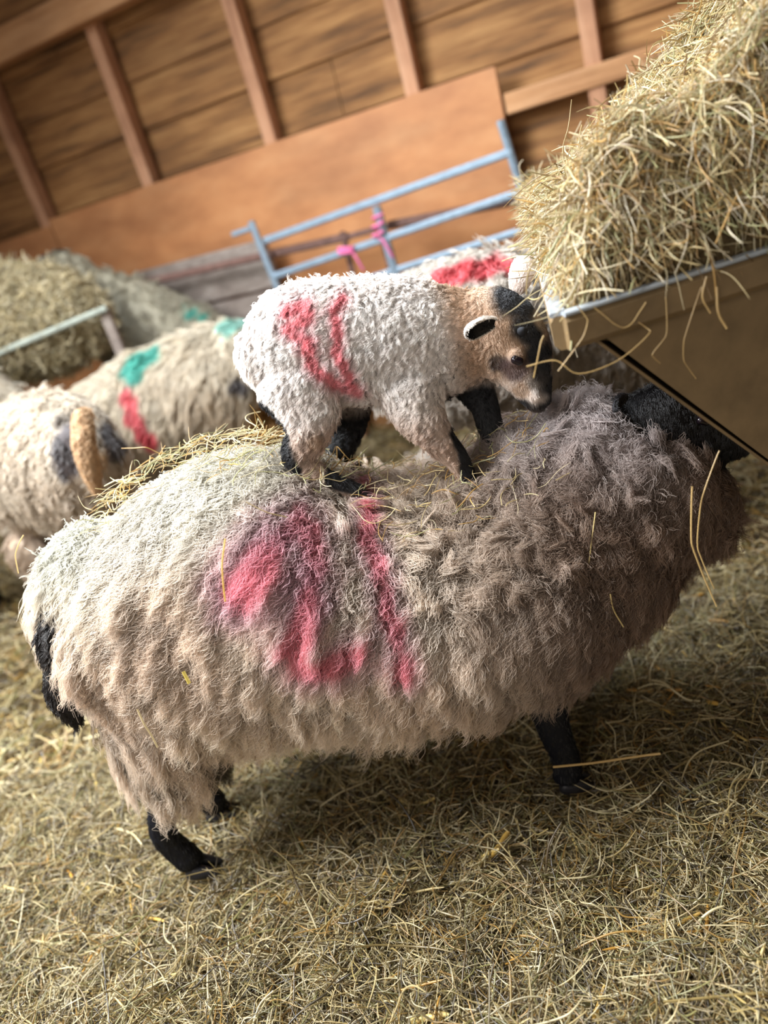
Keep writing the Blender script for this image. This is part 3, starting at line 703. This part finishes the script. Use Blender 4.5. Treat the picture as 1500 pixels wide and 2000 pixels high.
ear('ear', atl(1008, 574, 1.385), atl(1030, 500, 1.42), (.5, .9, .1), .021, lamb, L3(240, 228, 220), L3(222, 176, 170), cup=.8, fur=1500, flen=.006)
q = atl(1010, 704, 1.252); mb = MB(); mb.loft([q+[-.004, 0, .003], q+[.004, -.001, -.003]], [.0068, .0068], [.0068, .0068], n=16); e_ = mb.build('eye', MAT['eye'], lamb, True)
q = atl(1020, 648, 1.268); mb = MB(); mb.loft([q+[0, .004, 0], q+[.001, -.001, .003]], [.0075, .005], [.0075, .005], n=14); mb.build('horn_bud', solid('horn', lin(34, 36, 42), .85, nscale=80), lamb, True)
for px, py, Y in ((708, 962, 1.28), (694, 916, 1.42), (924, 950, 1.27), (1002, 890, 1.32)):
    p = atl(px, py, Y); hoof(lamb, p+[0, 0, -.012], (1, -.05), .0145)

# ---- the flock behind
def flock_sheep(label, pts, rl, rv, lat, legs, colf, head=None, locks=2600, flen=.06, comb=None, ears=None, legc=L3(40, 38, 42), seed=1, nf=10, grav=.6, legr=.03):
    mb = MB(); mb.loft(pts, rl, rv, lat, 24)
    if head: mb.loft(head[0], head[1], head[2], lat, 18)
    P0 = np.array(pts, float)
    for lx, ly, zt in legs:
        mb.loft([(lx, ly, zt), (lx-.01, ly, zt*.55), (lx, ly, .03)], [.075, legr+.012, legr], [.09, legr+.015, legr], lat)
    v, f = fuse(mb, .018, 6); tr, ar, vn = tri_data(v, f)
    root = empty('sheep', (P0[:, 0].mean(), P0[:, 1].mean(), 0)); tag(root, label, 'sheep', 'sheep in the pen behind')
    def cf(Q, N):
        c = colf(Q, N); lg = 1-sstep(Q[:, 2], .26, .34); c = mixc(c, legc, lg)
        if head: c = mixc(c, legc, (np.linalg.norm(Q-np.array(head[0][-1]), axis=1) < head[3]).astype(float))
        return c
    mesh_obj('body', v, f, MAT['skin'], root, True, cf(v, vn)*.8)
    wl = lambda c, n: sstep(c[:, 2], .28, .36)*(1 if not head else (np.linalg.norm(c-np.array(head[0][-1]), axis=1) > head[3]))
    cb = comb or (lambda P, N: np.tile([-.3, 0, -1.], (len(P), 1))+sn(P, 9, seed)*.4)
    make_coat('fleece', (v, tr, ar, vn), root, locks, nf, 6, wl, cb, lambda P, N: np.full(len(P), flen), cf, .0013, .016, MAT['wool'], (.6, 1.02), .13,
              lift=.5, grav=grav, wave=.005, freq=1.5, clump=.7, fly=.08)
    if ears:
        for b_, t_, fc in ears: ear('ear', b_, t_, fc, .028, root, legc, legc*.6, fur=0)
    for lx, ly, zt in legs: hoof(root, (lx+.01, ly, .01), (lat[1], -lat[0]), .03)
    return root
def wave_col(c1, c2, blobs=()):
    c1, c2 = L3(*c1), L3(*c2)
    def f(Q, N):
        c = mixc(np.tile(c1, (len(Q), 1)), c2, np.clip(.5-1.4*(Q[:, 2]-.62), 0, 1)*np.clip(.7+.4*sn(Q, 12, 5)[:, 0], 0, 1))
        for p, r, k in blobs:
            k_ = np.array([1, .3, 1]); d = seg_dist(Q*k_, np.array(p)*k_) if len(p) > 1 else np.linalg.norm((Q-p[0])*k_, axis=1)
            c = mixc(c, L3(*k), .92*(1-sstep(d+sn(Q, 40, 3)[:, 0]*.012, r*.6, r*1.3)))
        return c
    return f
TEAL = (52, 176, 160); DRED = (214, 74, 88); DARK = (58, 52, 60)
# B: side on, rump to the right
B = lambda px, py, Y=2.95: at(px, py, Y)
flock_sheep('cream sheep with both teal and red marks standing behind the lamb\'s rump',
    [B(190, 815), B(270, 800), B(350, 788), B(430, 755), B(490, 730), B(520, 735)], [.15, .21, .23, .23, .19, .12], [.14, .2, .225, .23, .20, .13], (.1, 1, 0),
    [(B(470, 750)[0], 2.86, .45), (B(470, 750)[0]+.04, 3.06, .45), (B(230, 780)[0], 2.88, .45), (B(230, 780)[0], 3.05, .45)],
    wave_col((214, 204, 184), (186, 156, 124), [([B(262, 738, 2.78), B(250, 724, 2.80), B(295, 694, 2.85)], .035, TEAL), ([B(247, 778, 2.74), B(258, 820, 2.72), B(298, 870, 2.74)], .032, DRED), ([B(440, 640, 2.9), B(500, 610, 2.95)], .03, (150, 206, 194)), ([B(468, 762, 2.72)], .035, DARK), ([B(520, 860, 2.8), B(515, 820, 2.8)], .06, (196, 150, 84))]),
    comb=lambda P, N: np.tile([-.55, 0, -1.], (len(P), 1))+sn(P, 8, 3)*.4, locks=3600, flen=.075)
# A: further back, head up at the hay
A = lambda px, py, Y=3.70: at(px, py, Y)
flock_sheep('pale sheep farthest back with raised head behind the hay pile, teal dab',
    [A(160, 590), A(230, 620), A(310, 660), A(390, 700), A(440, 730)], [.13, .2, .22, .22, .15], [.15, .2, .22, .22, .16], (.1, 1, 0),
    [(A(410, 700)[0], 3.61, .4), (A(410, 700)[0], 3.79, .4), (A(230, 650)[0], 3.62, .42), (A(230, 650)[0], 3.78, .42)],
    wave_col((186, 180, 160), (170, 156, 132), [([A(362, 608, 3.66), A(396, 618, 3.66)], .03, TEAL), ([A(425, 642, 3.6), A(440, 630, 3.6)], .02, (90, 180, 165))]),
    head=([A(165, 570), A(140, 535), A(110, 522), A(84, 522)], [.11, .085, .065, .045], [.12, .09, .07, .05], .085), locks=2200, flen=.05, legc=L3(92, 86, 78),
    ears=[(A(118, 508, 3.7), A(128, 492, 3.68), (0, -1, 0)), (A(110, 508, 3.8), A(112, 494, 3.86), (-1, 0, 0))])
# C: rump towards the camera
C_ = lambda px, py, Y=2.15: at(px, py, Y)
c0 = C_(180, 897, 2.2)
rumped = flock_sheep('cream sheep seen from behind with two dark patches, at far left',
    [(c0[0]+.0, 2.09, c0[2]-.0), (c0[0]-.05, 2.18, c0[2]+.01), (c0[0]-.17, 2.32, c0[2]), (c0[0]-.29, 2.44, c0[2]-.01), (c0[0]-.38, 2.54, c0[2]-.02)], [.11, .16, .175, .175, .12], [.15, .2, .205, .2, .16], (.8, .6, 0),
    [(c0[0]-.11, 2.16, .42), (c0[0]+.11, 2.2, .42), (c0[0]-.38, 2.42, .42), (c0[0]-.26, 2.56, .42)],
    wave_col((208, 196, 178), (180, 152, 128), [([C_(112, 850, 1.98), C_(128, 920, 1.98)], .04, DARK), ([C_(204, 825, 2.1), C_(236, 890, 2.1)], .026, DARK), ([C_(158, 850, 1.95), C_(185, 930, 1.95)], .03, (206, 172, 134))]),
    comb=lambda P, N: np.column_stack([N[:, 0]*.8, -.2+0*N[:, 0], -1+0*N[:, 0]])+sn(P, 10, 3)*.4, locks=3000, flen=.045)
TB = MB(); TB.loft([C_(160, 810, 1.99), C_(162, 855, 1.965), C_(172, 905, 1.955), C_(184, 950, 1.96)], [.022, .027, .025, .015], [.022, .026, .024, .014], n=14)
tv, tf = fuse(TB, .008, 3); ttr, tar, tvn = tri_data(tv, tf); tanc = lambda Q, N: np.tile(L3(208, 172, 132), (len(Q), 1))
tl = mesh_obj('tail', tv, tf, MAT['skin'], rumped, True, tanc(tv, tvn)*.8); tl['label'] = 'tan woolly tail'
make_coat('tail_wool', (tv, ttr, tar, tvn), tl, 500, 10, 6, None, lambda P, N: np.tile([.1, 0, -1.], (len(P), 1)), lambda P, N: np.full(len(P), .022), tanc, .001, .006, MAT['wool'], lift=.5, grav=.6, wave=.003, clump=.6)
# D: slice at the left edge
D_ = lambda px, py, Y=2.9: at(px, py, Y)
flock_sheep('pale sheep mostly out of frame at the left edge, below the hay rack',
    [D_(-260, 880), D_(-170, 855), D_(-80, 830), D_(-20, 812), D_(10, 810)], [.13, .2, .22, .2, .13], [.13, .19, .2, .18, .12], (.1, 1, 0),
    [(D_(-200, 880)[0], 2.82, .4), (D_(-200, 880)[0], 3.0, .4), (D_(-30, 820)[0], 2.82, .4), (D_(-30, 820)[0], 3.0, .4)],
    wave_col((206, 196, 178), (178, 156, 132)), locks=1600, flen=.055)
# E: behind the lamb, red marks on the back
E_ = lambda px, py, Y=1.98: at(px, py, Y)
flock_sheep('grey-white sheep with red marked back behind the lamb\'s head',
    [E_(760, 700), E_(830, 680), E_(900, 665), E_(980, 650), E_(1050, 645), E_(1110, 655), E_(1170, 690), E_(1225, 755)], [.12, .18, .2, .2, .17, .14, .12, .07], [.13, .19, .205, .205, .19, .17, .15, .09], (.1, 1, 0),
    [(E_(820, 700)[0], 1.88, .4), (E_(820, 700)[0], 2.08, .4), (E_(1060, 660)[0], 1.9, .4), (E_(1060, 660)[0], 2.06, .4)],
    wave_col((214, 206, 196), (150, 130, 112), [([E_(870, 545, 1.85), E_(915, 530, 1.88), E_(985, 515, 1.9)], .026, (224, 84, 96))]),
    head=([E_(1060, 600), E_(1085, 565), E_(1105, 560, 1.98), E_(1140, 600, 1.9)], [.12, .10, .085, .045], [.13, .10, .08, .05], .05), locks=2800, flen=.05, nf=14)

# ------------------------------------------------------------------ pen fittings
gn = nz(np.array([wn[0], wn[1], 0])); gp = WR + wn*.42
G_ = lambda px, py, off=0: on_plane(px, py, gp+wn*off, gn)
gate = empty('hurdle', G_(760, 560)); gate.location.z = 0
tag(gate, 'galvanised blue-grey metal sheep hurdle leaning along the plywood behind the lamb', 'hurdle')
def gbar(name, a, b, w, mat, par, h=None):
    mb = MB(); mb.bar(a, b, w, h or w, up=(0, 1, 0) if abs(b[2]-a[2]) > .3 else (0, 0, 1), bev=.25); return mb.build(name, mat, par)
def down(a): return np.array([a[0], a[1], .02])
def ext(a, b, k): return a+(b-a)*k
ul = (G_(490, 432), G_(550, 582)); ur = (G_(977, 235), G_(1046, 462)); um = (G_(735, 403), G_(770, 525))
gbar('upright', ul[0], ext(*ul, 2.6), .030, MAT['galv'], gate); gbar('upright', ur[0], ext(*ur, 1.9), .028, MAT['galv'], gate); gbar('upright', um[0], ext(*um, 3.2), .034, MAT['galv'], gate)
gbar('rail', G_(518, 470), G_(1000, 296), .030, MAT['galv'], gate); gbar('rail', G_(535, 540), G_(1025, 372), .028, MAT['galv'], gate)
gbar('rail', G_(560, 595), G_(1035, 445), .026, MAT['galv'], gate); gbar('rail', G_(600, 680), G_(1060, 530), .026, MAT['galv'], gate)
gbar('stub', G_(455, 458), G_(490, 446), .022, MAT['galv'], gate)
rh = empty('rail_frame', G_(650, 600)); rh.location.z = 0
tag(rh, 'brown rusty rail frame fixed behind the galvanised hurdle', 'rail')
R_ = lambda px, py: G_(px, py, -.07)
gbar('rail', R_(250, 560), R_(680, 462), .034, MAT['rust'], rh); gbar('rail', R_(760, 440), R_(1045, 384), .034, MAT['rust'], rh)
gbar('rail', R_(660, 468), R_(775, 436), .024, MAT['rust'], rh)
gbar('post', R_(668, 452), ext(R_(668, 452), R_(692, 545), 3.5), .024, MAT['rust'], rh); gbar('post', R_(745, 455), ext(R_(745, 455), R_(764, 530), 4), .026, MAT['rust'], rh)
def twine(cx, cy, label, ex):
    o = []; P = []
    for k in range(26):
        a = k/25*math.pi*6; P.append(G_(cx+ex[0]*math.cos(a)+2*math.sin(k*3.1), cy+ex[1]*(k/25-.5)*2, .0)+wn*(.024+.012*math.sin(a)))
    P.append(P[-1]+np.array([.02, 0, -.07])); mb = MB(); mb.loft(P, [.005]*len(P), [.005]*len(P), (0, 1, .01), 8, 2)
    return tag(mb.build('baling_twine', MAT['twine'], None, True), label, 'twine')
twine(742, 442, 'pink baling twine knotted round the middle upright of the hurdle', (9, 26))
twine(680, 487, 'small pink baling twine tie on the hurdle\'s second rail, left of the middle upright', (14, 7))
# grey timber panel between the rack and the hurdle
P_ = lambda px, py: on_plane(px, py, WR+wn*.23, gn)
panel = empty('timber_panel', P_(400, 650)); panel.location.z = 0
tag(panel, 'grey weathered timber panel with a top rail, left of the hurdle under the plywood', 'panel')
a, b = P_(270, 546), P_(520, 482); mb = MB(); mb.bar(a, b, .05, .07); mb.build('top_rail', MAT['grey_wood'], panel)
for k in range(4):
    z0 = -.10 - k*.17; mb = MB(); mb.bar(a+[0, 0, z0]-wn*.0, b+[0, 0, z0], .022, .155, bev=.08); mb.build('board', MAT['grey_wood'], panel)
for t_ in (.06, .94):
    p = a+(b-a)*t_-wn*.04; mb = MB(); mb.bar([p[0], p[1], 0], [p[0], p[1], p[2]-.03], .07, .05, up=(0, 1, 0)); mb.build('post', MAT['grey_wood'], panel)

# hay rack at the left with its pole
K_ = lambda px, py, Y=3.42: at(px, py, Y)
hb = MB(); hb.loft([K_(-160, 668), K_(-60, 650), K_(20, 632), K_(100, 626), K_(150, 628), K_(176, 632)], [.13, .16, .16, .15, .14, .11], [.2, .23, .23, .22, .19, .14], (.1, 1, 0), 24)
hv, hf = fuse(hb, .02, 4); hv = hv + sn(hv, 14, 2)*.018; htr, har, hvn = tri_data(hv, hf)
rack_hay = empty('hay_pile', K_(60, 620)); tag(rack_hay, 'pale green-grey hay pile in the rack at the far left', 'hay', kind='stuff')
mesh_obj('packed_hay', hv, hf, m_core, rack_hay, True)
Pq, Nq = sample(hv, htr, har, hvn, 9000); Tq = np.cross(Nq, RNG.normal(size=Nq.shape)) + Nq*RNG.normal(size=(9000, 1))*.3
RC = np.array([L3(206, 190, 150), L3(190, 174, 134), L3(164, 148, 112), L3(220, 206, 170), L3(180, 170, 138)])
hair_obj('loose_hay', *strands(9000, Pq+Nq*.006, Tq, RNG.uniform(.04, .12, 9000), .4, .0019, cols=RC), MAT['hay'], rack_hay)
rack = empty('hay_rack', K_(20, 700)); rack.location.z = 0; tag(rack, 'grey pole hay rack at the far left with hay behind it', 'rack')
mb = MB(); mb.bar(K_(-150, 752, 3.24), K_(208, 602, 3.24), .026, .026, bev=.3); mb.build('pole', MAT['pole'], rack)
for px, py in ((-140, 744), (200, 606)):
    p = K_(px, py, 3.25); mb = MB(); mb.bar([p[0], p[1]+.02, 0], [p[0], p[1]+.02, p[2]], .04, .04, up=(0, 1, 0)); mb.build('post', MAT['grey_wood'], rack)

# ------------------------------------------------------------------ wisps of hay lying on the ewe
from mathutils.bvhtree import BVHTree
bvh = BVHTree.FromPolygons([tuple(p) for p in ev], ef)
def drop(x, y):
    h = bvh.ray_cast(Vector((x, y, 2.0)), Vector((0, 0, -1))); return h[0].z if h[0] else None
cs = []
for cx0, cx1, cy0, cy1, k in ((-.50, -.02, 1.24, 1.40, 230), (-.30, -.05, 1.20, 1.34, 90), (-.03, .30, 1.12, 1.36, 170)):
    for _ in range(k):
        x, y = RNG.uniform(cx0, cx1), RNG.uniform(cy0, cy1); z = drop(x, y)
        if z: cs.append((x, y, z+.036+RNG.random()*.012))
cs = np.array(cs); a = RNG.uniform(0, 6.28, len(cs))
W1 = strands(len(cs), cs, np.column_stack([np.cos(a), np.sin(a), RNG.normal(size=len(cs))*.2]), RNG.uniform(.02, .09, len(cs)), .35, .0006, cols=HAYC[[0, 2, 4, 5]])
WS = [W1]
def wisp(pts, r, col=(214, 190, 130)): WS.append(path_strand([at(*p) for p in pts], r, L3(*col), 6))
wisp([(440, 1052, 1.04), (434, 1100, 1.03), (436, 1140, 1.025), (440, 1175, 1.025)], .0012, (226, 184, 96))
wisp([(268, 1385, 1.07), (282, 1415, 1.065), (295, 1435, 1.065), (308, 1460, 1.065)], .0014, (216, 196, 150))
wisp([(1163, 1000, 1.08), (1155, 1060, 1.07), (1148, 1110, 1.065), (1130, 1165, 1.06), (1145, 1240, 1.05), (1130, 1290, 1.05)], .0009)
wisp([(1192, 1160, 1.05), (1198, 1190, 1.05), (1218, 1225, 1.05)], .0012)
wisp([(358, 1312, 1.035), (370, 1335, 1.035)], .0026, (222, 200, 104))
wisp([(36, 1120, 1.22), (30, 1085, 1.21), (38, 1060, 1.21), (46, 1045, 1.21)], .0010, (220, 190, 130))
wisp([(1080, 1498, 1.10), (1160, 1490, 1.09), (1240, 1478, 1.08), (1290, 1472, 1.07)], .0022, (198, 164, 104))
wisp([(480, 980, 1.14), (520, 1000, 1.12), (560, 1010, 1.11)], .0009, (120, 100, 60))
wi = hair_obj('hay_wisps', *join(*WS), MAT['hay'])
tag(wi, 'loose hay wisps caught in the fleece along the ewe\'s back and flank', 'hay', kind='stuff')
